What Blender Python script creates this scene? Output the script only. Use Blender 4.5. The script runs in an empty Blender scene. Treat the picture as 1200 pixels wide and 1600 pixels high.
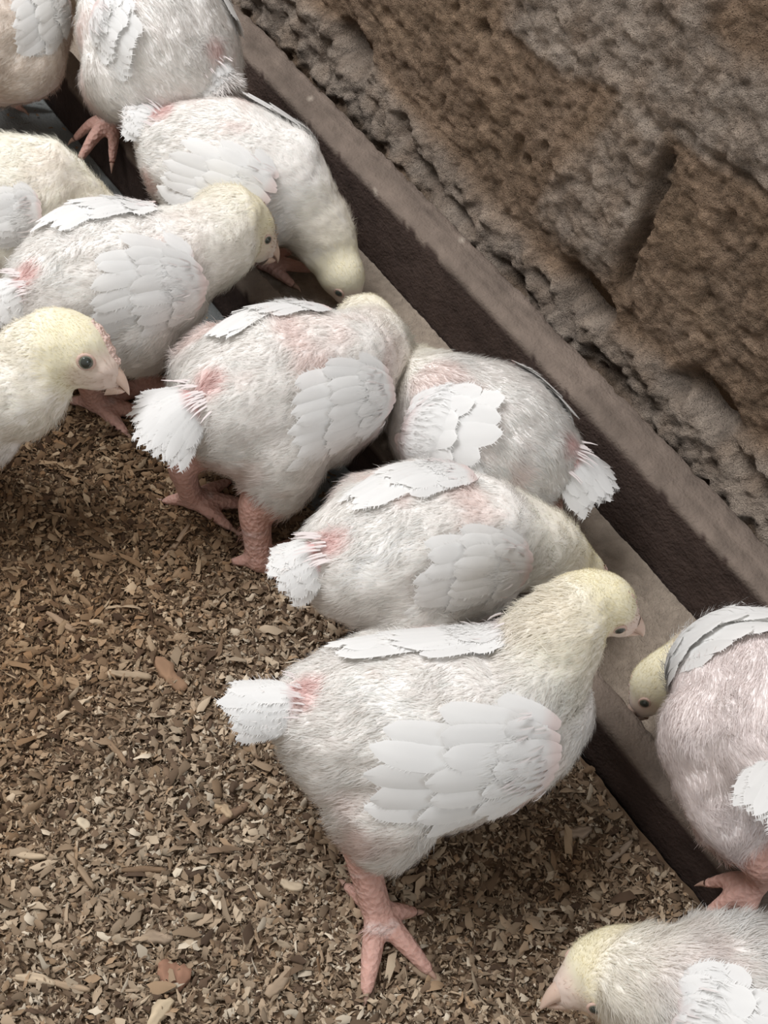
import bpy, math, random
import numpy as np
from mathutils import Vector, Matrix
from mathutils.bvhtree import BVHTree
SC = bpy.context.scene
COL = SC.collection
random.seed(4)
RNG = np.random.default_rng(11)

# ------------------------------------------------------------------ camera
FPX = 2000.0                      # focal length in pixels of the 1200x1600 frame
far = np.array([-2768., 3418., -FPX]); far /= np.linalg.norm(far)      # the trough runs away this way
down = np.array([-500., -1575.19, -FPX]); down /= np.linalg.norm(down)
Xa = -far; Za = -down; Ya = np.cross(Za, Xa)
ROT = np.array([Xa, Ya, Za])      # camera axes -> world axes
CAM = np.array([0., 0., .75])
cd = bpy.data.cameras.new('camera'); cam = bpy.data.objects.new('camera', cd); COL.objects.link(cam)
mw = Matrix([list(ROT[i]) + [CAM[i]] for i in range(3)] + [[0, 0, 0, 1]])
cam.matrix_world = mw
cd.sensor_fit = 'VERTICAL'; cd.sensor_height = 32; cd.sensor_width = 24; cd.lens = 32 * FPX / 1600
cd.clip_start = .01; cd.dof.use_dof = False
SC.camera = cam

def at(u, v, z):
    """a point seen along the photo direction (u, v) at real height z above the pen floor"""
    d = ROT @ np.array([u - 600., 800. - v, -FPX])
    return CAM + d * ((z - CAM[2]) / d[2])

# ------------------------------------------------------------------ world, lights, exposure
w = bpy.data.worlds.new('shed_air'); SC.world = w; w.use_nodes = True
bg = w.node_tree.nodes['Background']; bg.inputs[0].default_value = (1, .935, .865, 1); bg.inputs[1].default_value = .40
def area(name, loc, aim, size, power, color):
    l = bpy.data.lights.new(name, 'AREA'); l.shape = 'RECTANGLE'; l.size, l.size_y = size; l.energy = power; l.color = color
    o = bpy.data.objects.new(name, l); COL.objects.link(o); o.location = loc
    o.rotation_euler = (Vector(aim) - Vector(loc)).to_track_quat('-Z', 'Y').to_euler()
    return o
area('window_daylight', (-1.3, -.25, 2.0), (-.35, .35, 0), (1.3, .9), 49, (.98, .985, 1))
area('side_daylight', (1.5, .5, 1.3), (0, .4, 0), (.8, .8), 7, (.80, .90, 1))  # weak cool area light beyond the near end, out of view
vs = SC.view_settings
SC.display_settings.display_device = 'sRGB'
vs.view_transform = 'Standard'; vs.look = 'None'; vs.exposure = 0.0; vs.gamma = 1; vs.use_curve_mapping = False

# ------------------------------------------------------------------ noise
def _hash(i, j, k):
    h = (i * 374761393 + j * 668265263 + k * 2147483647 + 12345) & 0xffffffff
    h = ((h ^ (h >> 13)) * 1274126177) & 0xffffffff
    return ((h ^ (h >> 16)) & 0xffff) / 65535.0
def noise(p):
    p = np.asarray(p, float); f = np.floor(p); i = f.astype(np.int64); t = p - f; t = t * t * (3 - 2 * t)
    r = 0
    for a in (0, 1):
        for b in (0, 1):
            for c in (0, 1):
                wt = (t[:, 0] if a else 1 - t[:, 0]) * (t[:, 1] if b else 1 - t[:, 1]) * (t[:, 2] if c else 1 - t[:, 2])
                r = r + wt * _hash(i[:, 0] + a, i[:, 1] + b, i[:, 2] + c)
    return r * 2 - 1
def fbm(p, octv=4, gain=.5):
    s = 0; a = 1; n = 0
    for o in range(octv):
        s = s + a * noise(p * (2 ** o) + o * 17.3); n += a; a *= gain
    return s / n
def sstep(a, b, x):
    t = np.clip((x - a) / (b - a), 0, 1); return t * t * (3 - 2 * t)
def nrm(v):
    v = np.asarray(v, float); return v / (np.linalg.norm(v, axis=-1, keepdims=True) + 1e-12)

# ------------------------------------------------------------------ materials
def mat(name, rough=.8, base=None, vcol=None, bump=None, sss=0, sheen=0, spec=.3, transl=0):
    m = bpy.data.materials.new(name); m.use_nodes = True; nt = m.node_tree; b = nt.nodes['Principled BSDF']
    b.inputs['Roughness'].default_value = rough; b.inputs['Specular IOR Level'].default_value = spec
    if base: b.inputs['Base Color'].default_value = (*base, 1)
    if vcol:
        a = nt.nodes.new('ShaderNodeVertexColor'); a.layer_name = 'Col'; nt.links.new(a.outputs[0], b.inputs['Base Color'])
    if sss:
        b.inputs['Subsurface Weight'].default_value = sss; b.inputs['Subsurface Scale'].default_value = .006
        b.inputs['Subsurface Radius'].default_value = (1, .6, .45)
    if sheen:
        b.inputs['Sheen Weight'].default_value = sheen; b.inputs['Sheen Roughness'].default_value = .5
    if bump:
        tc = nt.nodes.new('ShaderNodeTexCoord'); prev = None
        for kind, scale, dist in bump:
            if kind == 'vor':
                t = nt.nodes.new('ShaderNodeTexVoronoi'); t.inputs['Scale'].default_value = scale; o = t.outputs['Distance']
            else:
                t = nt.nodes.new('ShaderNodeTexNoise'); t.inputs['Scale'].default_value = scale; t.inputs['Detail'].default_value = 5; o = t.outputs[0]
            nt.links.new(tc.outputs['Object'], t.inputs['Vector'])
            bn = nt.nodes.new('ShaderNodeBump'); bn.inputs['Distance'].default_value = dist; bn.inputs['Strength'].default_value = 1
            nt.links.new(o, bn.inputs['Height'])
            if prev: nt.links.new(prev.outputs[0], bn.inputs['Normal'])
            prev = bn
        nt.links.new(prev.outputs[0], b.inputs['Normal'])
    if transl:
        out = nt.nodes['Material Output']; tr = nt.nodes.new('ShaderNodeBsdfTranslucent'); mx = nt.nodes.new('ShaderNodeMixShader')
        mx.inputs[0].default_value = transl
        if vcol: nt.links.new(a.outputs[0], tr.inputs[0])
        elif base: tr.inputs[0].default_value = (*base, 1)
        nt.links.new(b.outputs[0], mx.inputs[1]); nt.links.new(tr.outputs[0], mx.inputs[2]); nt.links.new(mx.outputs[0], out.inputs[0])
    return m
M_DOWN = mat('chick_down', .95, vcol=1, spec=.1, sheen=.15)
M_STRAND = mat('down_strands', .95, vcol=1, spec=.1, transl=.45)
M_FEATHER = mat('white_feather', .75, vcol=1, spec=.2, transl=.2)
M_SKIN = mat('leg_skin', .6, vcol=1, spec=.35, sss=.25, bump=[('vor', 320, .0011), ('noise', 900, .0003)])
M_BEAK = mat('beak_horn', .45, base=(.63, .47, .38), spec=.4, sss=.2)
M_CLAW = mat('claw_horn', .5, base=(.42, .27, .21))
M_EYE = mat('eye', .12, base=(.045, .05, .042), spec=.6)
M_IRIS = mat('iris', .2, base=(.16, .17, .13), spec=.5)
M_LID = mat('eyelid_skin', .7, base=(.60, .42, .35), sss=.2)
M_COMB = mat('comb_skin', .6, base=(.76, .56, .49), spec=.3, sss=.2, bump=[('vor', 500, .0012)])
M_WALL = mat('sandcrete_wall', .95, vcol=1, spec=.12, bump=[('noise', 320, .0042), ('noise', 1000, .0026)])
M_BOARD = mat('weathered_board', .9, vcol=1, spec=.15, bump=[('noise', 110, .0014), ('noise', 500, .0010), ('vor', 260, .0004)])
M_FLOOR = mat('grey_concrete', .9, vcol=1, spec=.2, bump=[('noise', 60, .002), ('noise', 500, .001)])  # bluish grey floor, one even tone with bumps
M_CHIP = mat('wood_shavings', .85, vcol=1, spec=.2)
M_FEED = mat('mash_feed', .95, vcol=1, spec=.1, bump=[('noise', 500, .0015), ('noise', 1500, .0008)])

# ------------------------------------------------------------------ mesh helpers
def mesh(name, V, F, mats, parent=None, col=None, uv=None, fm=None, smooth=True, normals=None):
    """V (n,3); F either (m,k) array or list of arrays with k=3 / 4"""
    if not isinstance(F, list): F = [F]
    F = [np.asarray(f, np.int32) for f in F if len(f)]
    me = bpy.data.meshes.new(name); V = np.asarray(V, np.float32)
    me.vertices.add(len(V)); me.vertices.foreach_set('co', V.ravel())
    if normals is not None:      # faces wound the same way as the given normals
        nn_ = np.asarray(normals, float); G_ = []
        for f in F:
            g = np.cross(V[f[:, 1]] - V[f[:, 0]], V[f[:, -1]] - V[f[:, 0]]); bad = (g * nn_[f].mean(1)).sum(1) < 0
            f = f.copy(); f[bad] = f[bad][:, ::-1]; G_.append(f)
        F = G_
    idx = np.concatenate([f.ravel() for f in F]); cnt = np.concatenate([np.full(len(f), f.shape[1], np.int32) for f in F])
    me.loops.add(len(idx)); me.loops.foreach_set('vertex_index', idx)
    me.polygons.add(len(cnt)); me.polygons.foreach_set('loop_start', np.concatenate([[0], np.cumsum(cnt)[:-1]]).astype(np.int32))
    if smooth: me.polygons.foreach_set('use_smooth', np.ones(len(cnt), bool))
    for m in (mats if isinstance(mats, (list, tuple)) else [mats]): me.materials.append(m)
    if fm is not None: me.polygons.foreach_set('material_index', np.asarray(fm, np.int32))
    me.update(calc_edges=True)
    if col is not None:
        a = me.color_attributes.new('Col', 'FLOAT_COLOR', 'POINT')
        c = np.ones((len(V), 4), np.float32); c[:, :3] = np.clip(col, 0, 1); a.data.foreach_set('color', c.ravel())
    if normals is not None: me.normals_split_custom_set_from_vertices(np.asarray(normals, np.float32).tolist())
    o = bpy.data.objects.new(name, me); COL.objects.link(o)
    if parent: o.parent = parent; o.matrix_parent_inverse = parent.matrix_world.inverted()
    return o
def tag(o, label, cat, group=None, kind=None):
    o['label'] = label; o['category'] = cat
    if group: o['group'] = group
    if kind: o['kind'] = kind
    return o
def empty(name, loc):
    o = bpy.data.objects.new(name, None); COL.objects.link(o); o.location = loc; o.empty_display_size = .02
    o.matrix_world = Matrix.Translation(loc)
    return o
def grid(nu, nv):
    a = np.arange(nu * nv).reshape(nu, nv)
    return np.stack([a[:-1, :-1], a[1:, :-1], a[1:, 1:], a[:-1, 1:]], -1).reshape(-1, 4)
def sphere(n=12, m=8):
    V = [(0, 0, 1)]; 
    for i in range(1, m):
        t = math.pi * i / m
        for j in range(n): V.append((math.sin(t) * math.cos(2 * math.pi * j / n), math.sin(t) * math.sin(2 * math.pi * j / n), math.cos(t)))
    V.append((0, 0, -1)); T = []; 
    for j in range(n): T.append((0, 1 + j, 1 + (j + 1) % n))
    for i in range(m - 2):
        for j in range(n):
            a = 1 + i * n + j; b = 1 + i * n + (j + 1) % n; T.append((a, a + n, b)); T.append((b, a + n, b + n))
    e = len(V) - 1
    for j in range(n): T.append((e, e - n + (j + 1) % n, e - n + j))
    return np.array(V), np.array(T)
SPV, SPT = sphere()
SPV2, SPT2 = sphere(20, 14)
def catmull(P, n):
    P = np.asarray(P, float); Q = np.vstack([2 * P[0] - P[1], P, 2 * P[-1] - P[-2]])
    seg = len(P) - 1; out = []
    for t in np.linspace(0, seg - 1e-6, n):
        i = int(t); u = t - i; a, b, c, d = Q[i:i + 4]
        out.append(.5 * (2 * b + (c - a) * u + (2 * a - 5 * b + 4 * c - d) * u * u + (3 * b - a - 3 * c + d) * u ** 3))
    return np.array(out)

# ================================================================== SETTING
# --- pen floor
def floor():
    xs = np.linspace(-2.4, .7, 260); ys = np.linspace(-.5, .80, 120)
    X, Y = np.meshgrid(xs, ys, indexing='ij'); P = np.stack([X.ravel(), Y.ravel(), np.zeros(X.size)], 1)
    P[:, 2] = .0015 * fbm(P * 30)
    n = fbm(P * 14)[:, None]; c = np.array([.20, .21, .205]) + .04 * n
    o = mesh('floor', P, grid(260, 120), M_FLOOR, col=c); o['kind'] = 'structure'
floor()

# --- block wall behind the trough
WY = .692
def wall():
    xs = np.arange(-1.75, .35, .0028); zs = np.concatenate([np.arange(-.02, .62, .0026), np.arange(.62, 1.2, .02)])
    X, Z = np.meshgrid(xs, zs, indexing='ij'); X = X.ravel(); Z = Z.ravel(); P3 = np.stack([X, Z, X * 0], 1)
    big = fbm(P3 * 9); mid = fbm(P3 * 34 + 5, 4); fine = fbm(P3 * 130 + 9, 3, .6)
    wob = .012 * fbm(P3 * 14 + 40, 3)
    y = WY - .003 * big - .0035 * mid - .0030 * fine - .0016 * fbm(P3 * 300 + 4, 2)
    pits = np.clip(noise(P3 * 75 + 70) - .5, 0, 1); y += pits * .010
    # mortar: bed joint at the foot (ragged, proud), the wide smear over the joints above
    bed = sstep(.045, .06, Z + wob) * (1 - sstep(.092, .112, Z + wob + .01 * np.sin(X * 9)))
    foot = 1 - sstep(.035, .07, Z + wob)
    zz = Z + wob * 1.5; xx = X + wob * 1.6
    smear = sstep(-.53, -.50, xx - (Z - .2) * .2) * (1 - sstep(-.455, -.435, xx + (Z - .2) * .05)) * sstep(.10, .13, Z)
    smear = np.maximum(smear, sstep(.255, .27, zz - (X + .40) * .12) * (1 - sstep(.325, .345, zz)) * sstep(-.64, -.6, xx))
    smear = np.maximum(smear, .75 * sstep(-.63, -.60, xx) * (1 - sstep(-.47, -.45, xx)) * sstep(.25, .28, zz))
    smear = np.maximum(smear, sstep(-.22, -.20, xx) * (1 - sstep(-.19, -.17, xx)) * sstep(.1, .12, Z))
    smear = np.maximum(smear, .8 * sstep(-.98, -.95, xx) * (1 - sstep(-.93, -.90, xx)) * sstep(.1, .12, Z))
    lumps = np.abs(fbm(P3 * 48 + 20, 3)); lumps2 = fbm(P3 * 85 + 33, 3)
    y -= bed * (.007 + .010 * lumps + .005 * lumps2) + foot * (.014 + .014 * lumps2 + .010 * lumps) + smear * (.003 + .003 * lumps2)
    # broken groove of the open vertical joint, and knocked-out holes along the bed joint
    gx = -.437 + (Z - .19) * -.10 + .004 * noise(P3 * 40)
    groove = (1 + .6 * lumps2) * np.exp(-((X - gx + .003 * fine) / .0064) ** 4) * sstep(.118, .135, Z) * (1 - sstep(.235, .25, Z)); y += groove * .014
    dark = groove * .75
    for cx, cz, rx, rz, dp in ((-.455, .094, .028, .013, .034), (-.315, .105, .026, .011, .032), (-.345, .096, .012, .008, .012), (-.79, .108, .026, .014, .030),
                               (-.70, .088, .012, .012, .012), (-.655, .072, .016, .007, .012), (-.60, .066, .02, .006, .012), (-.52, .055, .03, .008, .012),
                               (-.645, .215, .008, .007, .012), (-.56, .15, .005, .005, .006), (-.25, .09, .03, .008, .014), (-.405, .055, .03, .010, .012), (-.50, .075, .012, .005, .010)):
        h = np.exp(-(((X - cx) / rx) ** 2 + ((Z - cz + (X - cx) * .12) / rz) ** 2) ** 1.6); y += h * dp; dark = np.maximum(dark, h * .5)
    ledge = np.exp(-((Z - .268 + (X + .38) * -.12) / .0035) ** 2) * sstep(-.425, -.405, X) * (1 - sstep(-.33, -.30, X)); y += ledge * .007
    gm = np.clip(np.maximum(bed, smear) * (.85 + .5 * fbm(P3 * 60 + 3, 4)) + .25 * fbm(P3 * 22 + 13, 3), 0, 1)
    brown = np.array([.255, .178, .122]); grey = np.array([.34, .28, .23]); dk = np.array([.085, .062, .045])
    tone = (1 + .30 * big + .28 * mid + .34 * fine + .42 * fbm(P3 * 300 + 8, 2))[:, None]
    c = (brown * (1 - gm[:, None]) + grey * gm[:, None])
    wear = sstep(-.1, .5, fbm(P3 * 20 + 80))[:, None] * (1 - gm[:, None]) * .5
    c = c * (1 - wear) + np.array([.25, .175, .115]) * wear
    f2 = foot[:, None] * .9 * sstep(-.35, .25, fbm(P3 * 30 + 60))[:, None]; c = c * (1 - f2) + dk * f2
    c = c * tone; c = c * (1 - .45 * np.clip(dark, 0, 1)[:, None])
    o = mesh('wall_back', np.stack([X, y, Z], 1), grid(len(xs), len(zs)), M_WALL, col=c); o['kind'] = 'structure'
    # give the wall its thickness
    V = []; 
    for x in (-1.75, .35):
        for yy in (WY + .02, WY + .15):
            for z in (-.02, 1.2): V.append((x, yy, z))
    Fq = [(0, 1, 5, 4), (2, 6, 7, 3), (1, 3, 7, 5), (0, 4, 6, 2), (0, 2, 3, 1), (4, 5, 7, 6)]
    b = mesh('wall_core', V, np.array(Fq), M_WALL, col=np.tile([[.2, .13, .08]], (8, 1)), parent=o, smooth=False)
wall()

# ================================================================== FEEDER TROUGH
X0, X1 = -1.6, .30
FY0, FY1, FZ = .4665, .4915, .052       # front board
BY0, BY1, BZ = .6150, .6530, .082       # back board
def board(name, x0, x1, y0, y1, z0, z1, parent, base, top=None, seed=0):
    nx, ny, nz = 420, max(4, int((y1 - y0) / .006)), max(4, int((z1 - z0) / .006))
    V = []; F = []; ch = .0022
    ring = []
    def edge(a, b, n): return [(a[0] + (b[0] - a[0]) * i / n, a[1] + (b[1] - a[1]) * i / n) for i in range(n)]
    cr = [(y0 + ch, z0), (y1 - ch, z0), (y1, z0 + ch), (y1, z1 - ch), (y1 - ch, z1), (y0 + ch, z1), (y0, z1 - ch), (y0, z0 + ch)]
    ns = [ny, 1, nz, 1, ny, 1, nz, 1]
    for i in range(8): ring += edge(cr[i], cr[(i + 1) % 8], ns[i])
    ring = np.array(ring); k = len(ring); xs = np.linspace(x0, x1, nx)
    P = np.zeros((nx, k, 3)); P[:, :, 0] = xs[:, None]; P[:, :, 1] = ring[:, 0]; P[:, :, 2] = ring[:, 1]
    P = P.reshape(-1, 3); cen = np.array([0, (y0 + y1) / 2, (z0 + z1) / 2])
    dv = P - cen; dv[:, 0] = 0; dv = nrm(dv)
    n = fbm(P * np.array([12, 60, 60]) + seed, 4); n2 = fbm(P * 160 + seed, 3)
    edge_ness = np.exp(-((np.abs(P[:, 2] - z1) + np.minimum(abs(P[:, 1] - y0), abs(P[:, 1] - y1))) / .004) ** 2)
    P = P + dv * (n * .0014 + n2 * .0010 - edge_ness * np.clip(n2 + .15, 0, 1) * .007)[:, None]
    P[:, 1] += .0025 * np.sin(P[:, 0] * 4 + seed)
    a = np.arange(nx * k).reshape(nx, k); b = np.roll(a, -1, 1)
    Fq = np.stack([a[:-1], b[:-1], b[1:], a[1:]], -1).reshape(-1, 4)
    capv = [[x0, *cen[1:]], [x1, *cen[1:]]]; nb = len(P); P = np.vstack([P, capv])
    T = [(nb, a[0][(i + 1) % k], a[0][i]) for i in range(k)] + [(nb + 1, a[-1][i], a[-1][(i + 1) % k]) for i in range(k)]
    grain = fbm(P * np.array([6, 220, 220]) + seed + 3, 3)
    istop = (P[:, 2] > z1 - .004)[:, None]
    c = np.where(istop, np.array(top or base), np.array(base)) * (1 + .28 * grain + .36 * fbm(P * 90 + seed) + .20 * fbm(P * 30 + seed))[:, None]  # top coloured lighter than the faces, standing in for light from above
    speck = (noise(P * np.array([700, 700, 700]) + seed) > .86)[:, None] & istop
    c = np.where(speck, np.array([.42, .36, .30]), c)
    return mesh(name, P, [Fq, np.array(T)], M_BOARD, parent, col=c)
trough = empty('feeder_trough', ((X0 + X1) / 2, (FY0 + BY1) / 2, 0))
tag(trough, 'long low brown wooden feeder trough running along the foot of the block wall', 'feeder')
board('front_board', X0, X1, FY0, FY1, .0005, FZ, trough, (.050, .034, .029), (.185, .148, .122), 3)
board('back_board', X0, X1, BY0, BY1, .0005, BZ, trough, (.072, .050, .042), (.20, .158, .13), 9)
board('bottom_board', X0, X1, FY1 - .001, BY0 + .001, .0005, .009, trough, (.13, .10, .08), None, 5)
def feed():
    nx, ny = 900, 70
    xs = np.linspace(X0 + .01, X1 - .01, nx); ys = np.linspace(FY1 + .0005, BY0 - .0005, ny)
    X, Y = np.meshgrid(xs, ys, indexing='ij'); P = np.stack([X.ravel(), Y.ravel(), X.ravel() * 0], 1)
    n = fbm(P * 18 + 2, 3); f = fbm(P * 220, 3, .7)
    P[:, 2] = .012 + .0025 * n + .0016 * f + .004 * sstep(BY0 - .03, BY0, P[:, 1])
    c = np.array([.36, .295, .235]) * (1 + .16 * n + .30 * f)[:, None]
    o = mesh('mash_feed', P, grid(nx, ny), M_FEED, col=c)
    tag(o, 'beige powdery mash feed spread along the inside of the wooden trough', 'feed', kind='stuff')
feed()

# ================================================================== LITTER
CH_COLS = np.array([[.39, .295, .205], [.29, .21, .14], [.49, .39, .28], [.19, .13, .085], [.62, .53, .41], [.11, .072, .048], [.35, .24, .15]])
CH_P = np.array([.24, .24, .15, .15, .07, .08, .07])
def chips(P, L, W, yaw, pitch, roll, bend, col):
    n = len(P); t = np.array([-.5, -.17, .17, .5]); s = np.array([-.5, 0, .5]); wprof = np.array([.45, 1, .9, .35])
    A = np.zeros((n, 4, 3, 3))
    A[..., 0] = t[None, :, None] * L[:, None, None]
    A[..., 1] = s[None, None, :] * W[:, None, None] * wprof[None, :, None]
    A[..., 2] = (1 - (2 * t[None, :, None]) ** 2) * bend[:, None, None] * L[:, None, None] + (s[None, None, :] == 0) * W[:, None, None] * .22
    A[..., 0] += RNG.normal(0, .10, (n, 4, 3)) * L[:, None, None]; A[..., 1] += RNG.normal(0, .20, (n, 4, 3)) * W[:, None, None]; A[..., 2] += RNG.normal(0, .10, (n, 4, 3)) * W[:, None, None]
    cr, sr = np.cos(roll), np.sin(roll); y = A[..., 1] * cr[:, None, None] - A[..., 2] * sr[:, None, None]; z = A[..., 1] * sr[:, None, None] + A[..., 2] * cr[:, None, None]
    cp, sp = np.cos(pitch), np.sin(pitch); x = A[..., 0] * cp[:, None, None] - z * sp[:, None, None]; z2 = A[..., 0] * sp[:, None, None] + z * cp[:, None, None]
    cy, sy = np.cos(yaw), np.sin(yaw)
    Vx = x * cy[:, None, None] - y * sy[:, None, None]; Vy = x * sy[:, None, None] + y * cy[:, None, None]
    V = np.stack([Vx, Vy, z2], -1) + P[:, None, None, :]
    base = (np.arange(n) * 12)[:, None, None]; g = grid(4, 3)[None] + base
    return V.reshape(-1, 3), g.reshape(-1, 4), np.repeat(col, 12, 0)
def litter_h(P):
    edge = P[:, 1] + .02 * fbm(P * 8 + 3)
    lim = np.where(P[:, 0] > -.30, .56, .56 - .08 * sstep(-.30, -.34, P[:, 0]) - .055 * sstep(-.30, -.38, P[:, 0]) - .06 * sstep(-.55, -.75, P[:, 0]))
    cover = 1 - sstep(lim - .02, lim, edge)
    return cover * (.009 + .005 * fbm(P * 13) + .0035 * fbm(P * 40 + 9, 3)) - (1 - cover) * .006, cover
def litter():
    nx, ny = 560, 340
    xs = np.linspace(-1.5, .35, nx); ys = np.linspace(-.25, FY0 - .001, ny)
    X, Y = np.meshgrid(xs, ys, indexing='ij'); P = np.stack([X.ravel(), Y.ravel(), X.ravel() * 0], 1)
    h, cov = litter_h(P); f = fbm(P * 200, 3, .7); P[:, 2] = h + f * .0016
    c = np.array([.16, .105, .065]) * (1 + .5 * f + .3 * fbm(P * 10))[:, None]
    c = c * cov[:, None] + np.array([.20, .21, .205]) * (1 - cov[:, None])
    Vs = [P]; Fs = [grid(nx, ny)]; Cs = [c]; nb = len(P)
    N = 190000
    q = np.zeros((N, 3)); q[:, 0] = RNG.uniform(-1.0, .12, N); q[:, 1] = RNG.uniform(-.02, FY0 - .006, N)
    h, cov = litter_h(q); keep = RNG.uniform(0, 1, N) < np.clip(cov, .05, 1); keep &= (q[:, 0] > -.78) | (RNG.uniform(0, 1, N) < .4)
    q = q[keep]; h = np.maximum(h[keep], .0012); N = len(q)
    L = np.clip(RNG.lognormal(math.log(.0031), .55, N), .0010, .017); W = np.clip(L * RNG.beta(1.6, 2.6, N) * 1.1, .0006, .0048)
    q[:, 2] = h + RNG.uniform(0, .0035, N) + L * .12
    col = CH_COLS[RNG.choice(len(CH_COLS), N, p=CH_P)] * RNG.uniform(.62, 1.18, (N, 1))
    patch = (np.clip(sstep(-.1, .5, fbm(q * 7 + 50)) + sstep(-.30, -.44, q[:, 0] - .35 * (.25 - q[:, 1])), 0, 1))[:, None]; col = col * (1 - .30 * patch) * (np.array([1.08, .93, .78]) * patch + (1 - patch))  # random darker patches; shade towards the far end is painted in as well
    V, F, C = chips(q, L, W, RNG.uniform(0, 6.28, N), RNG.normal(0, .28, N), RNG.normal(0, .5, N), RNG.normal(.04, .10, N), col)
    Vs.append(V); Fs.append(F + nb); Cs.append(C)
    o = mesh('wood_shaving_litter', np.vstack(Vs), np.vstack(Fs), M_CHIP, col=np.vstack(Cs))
    tag(o, 'brown bedding of wood shavings and sawdust covering the pen floor beside the trough', 'litter', kind='stuff')
litter()
# larger chips and splinters lying on the litter, each its own piece
def wood_chip(u, v, L, W, ang, colr, label, thick=.0022, bend=0., n=9):
    """ang: heading on the floor in degrees from the trough's own direction"""
    p = at(u, v, .012); h, _ = litter_h(np.array([[p[0], p[1], 0.]])); z0 = float(h[0]) + .0022 + thick
    t = np.linspace(0, 1, n); k = 8; P = []
    for i in range(n):
        e = max(.22, math.sin(math.pi * min(.97, max(.03, t[i]))) ** .35); w_ = W * .5 * e * (1 + RNG.normal(0, .13)); h_ = thick * .5 * (1 + RNG.normal(0, .12))
        off = W * .12 * math.sin(t[i] * 5 + u)
        for j, (a, b) in enumerate(((-1, -.6), (-.5, -1), (.5, -1), (1, -.6), (1, .6), (.45, 1), (0, .75), (-.5, 1.05))):
            P.append(((t[i] - .5) * L, off + a * w_ * (1 + RNG.normal(0, .05)), b * h_ + bend * L * (1 - (2 * t[i] - 1) ** 2)))
    P = np.array(P); a = np.arange(n * k).reshape(n, k); b = np.roll(a, -1, 1); Fq = np.stack([a[:-1], a[1:], b[1:], b[:-1]], -1).reshape(-1, 4)
    caps = np.array([[a[e][0], a[e][x], a[e][x + 1]] if e == 0 else [a[e][0], a[e][x + 1], a[e][x]] for e in (0, -1) for x in range(1, k - 1)])
    gr = noise(P * np.array([60, 1400, 300]) + u)[:, None]
    o = mesh('wood_chip', P, [Fq, caps], M_CHIP, col=np.array(colr) * (1 + .35 * gr), smooth=False)
    o.location = (float(p[0]), float(p[1]), z0); o.rotation_euler = (RNG.normal(0, .10), RNG.normal(0, .07), math.radians(ang))
    tag(o, label, 'wood chip', 'larger wood chips lying on the litter')
for a in ((275, 850, .036, .0045, -62, (.30, .21, .14), 'tall upright brown splinter lying left of the middle chick leg'),
          (265, 1055, .030, .011, 15, (.30, .185, .115), 'broad reddish brown chip lying left of the tail of the chick behind'),
          (205, 1058, .026, .006, 50, (.42, .32, .22), 'pale flat splinter lying just left of the broad reddish brown chip'),
          (95, 975, .024, .005, 25, (.33, .23, .15), 'thin brown splinter near the left edge below the shaded litter'),
          (390, 1160, .022, .006, -10, (.34, .25, .17), 'grey brown chip lying right under the front chick tail'),
          (272, 1522, .019, .017, 52, (.30, .165, .11), 'square reddish ridged bark chip near the bottom edge'),
          (250, 1584, .020, .009, 110, (.56, .45, .31), 'pale yellow chip cut by the bottom edge of the photo'),
          (55, 1530, .022, .006, 48, (.52, .41, .29), 'long pale chip in the bottom left corner'),
          (110, 1540, .022, .004, 42, (.38, .28, .19), 'narrow brown splinter touching the long pale chip, bottom left'),
          (40, 1338, .024, .005, 45, (.46, .36, .25), 'flat light splinter at the left edge'),
          (125, 1362, .028, .0042, 8, (.33, .24, .16), 'bent brown splinter lying diagonally in the lower left'),
          (225, 1358, .026, .004, 58, (.22, .145, .09), 'dark thin twig in the lower left litter'),
          (435, 1540, .020, .008, 110, (.40, .30, .21), 'small upright grey brown chip left of the front foot toes'),
          (665, 1520, .022, .012, 12, (.29, .215, .15), 'wide dull brown flake lying right of the front foot toes'),
          (365, 1270, .024, .006, 100, (.20, .13, .085), 'dark brown splinter standing left below the front chick belly'),
          (345, 1262, .018, .007, 20, (.46, .34, .22), 'short tan chip next to a dark splinter below the front chick'),
          (970, 1330, .026, .004, 95, (.36, .28, .21), 'thin leaning splinter beside the trough front board'),
          (900, 1300, .022, .007, 70, (.36, .28, .21), 'grey tan flake beside the trough front board'),
          (245, 1465, .018, .007, 60, (.33, .25, .18), 'grey chip lying left above the bark chip'),
          (180, 1175, .022, .0045, 5, (.28, .19, .12), 'brown splinter lying in the litter left of the front chick tail'),
          (455, 1385, .014, .007, 40, (.52, .42, .30), 'small pale chip just left of the front chick leg'),
          (130, 1290, .010, .006, 0, (.62, .52, .38), 'small cream coloured chip in the middle of the left litter')):
    wood_chip(*a)

# ================================================================== CHICKS
GROUP = 'white broiler chicks feeding at the trough'
def laplace(V, E, wgt, it):
    n = len(V); deg = np.bincount(E.ravel(), minlength=n).astype(float)[:, None]
    for _ in range(it):
        s = np.zeros_like(V)
        for k in range(3):
            s[:, k] = np.bincount(E[:, 0], V[E[:, 1], k], n) + np.bincount(E[:, 1], V[E[:, 0], k], n)
        V = V + (s / np.maximum(deg, 1) - V) * .5 * wgt[:, None]
    return V
PROFILE = np.array([[0, .019, .017, -.001], [.10, .034, .032, -.006], [.25, .046, .046, -.009], [.42, .054, .053, -.006], [.60, .057, .055, -.007],
                    [.76, .053, .051, -.006], [.90, .042, .042, -.004], [1.0, .028, .030, -.002]])
W_CREAM = np.array([.92, .89, .86]); YEL = np.array([.86, .80, .59]); PINK = np.array([.76, .46, .43]); LEG = np.array([.60, .36, .30]); FACE = np.array([.74, .60, .52])

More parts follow.
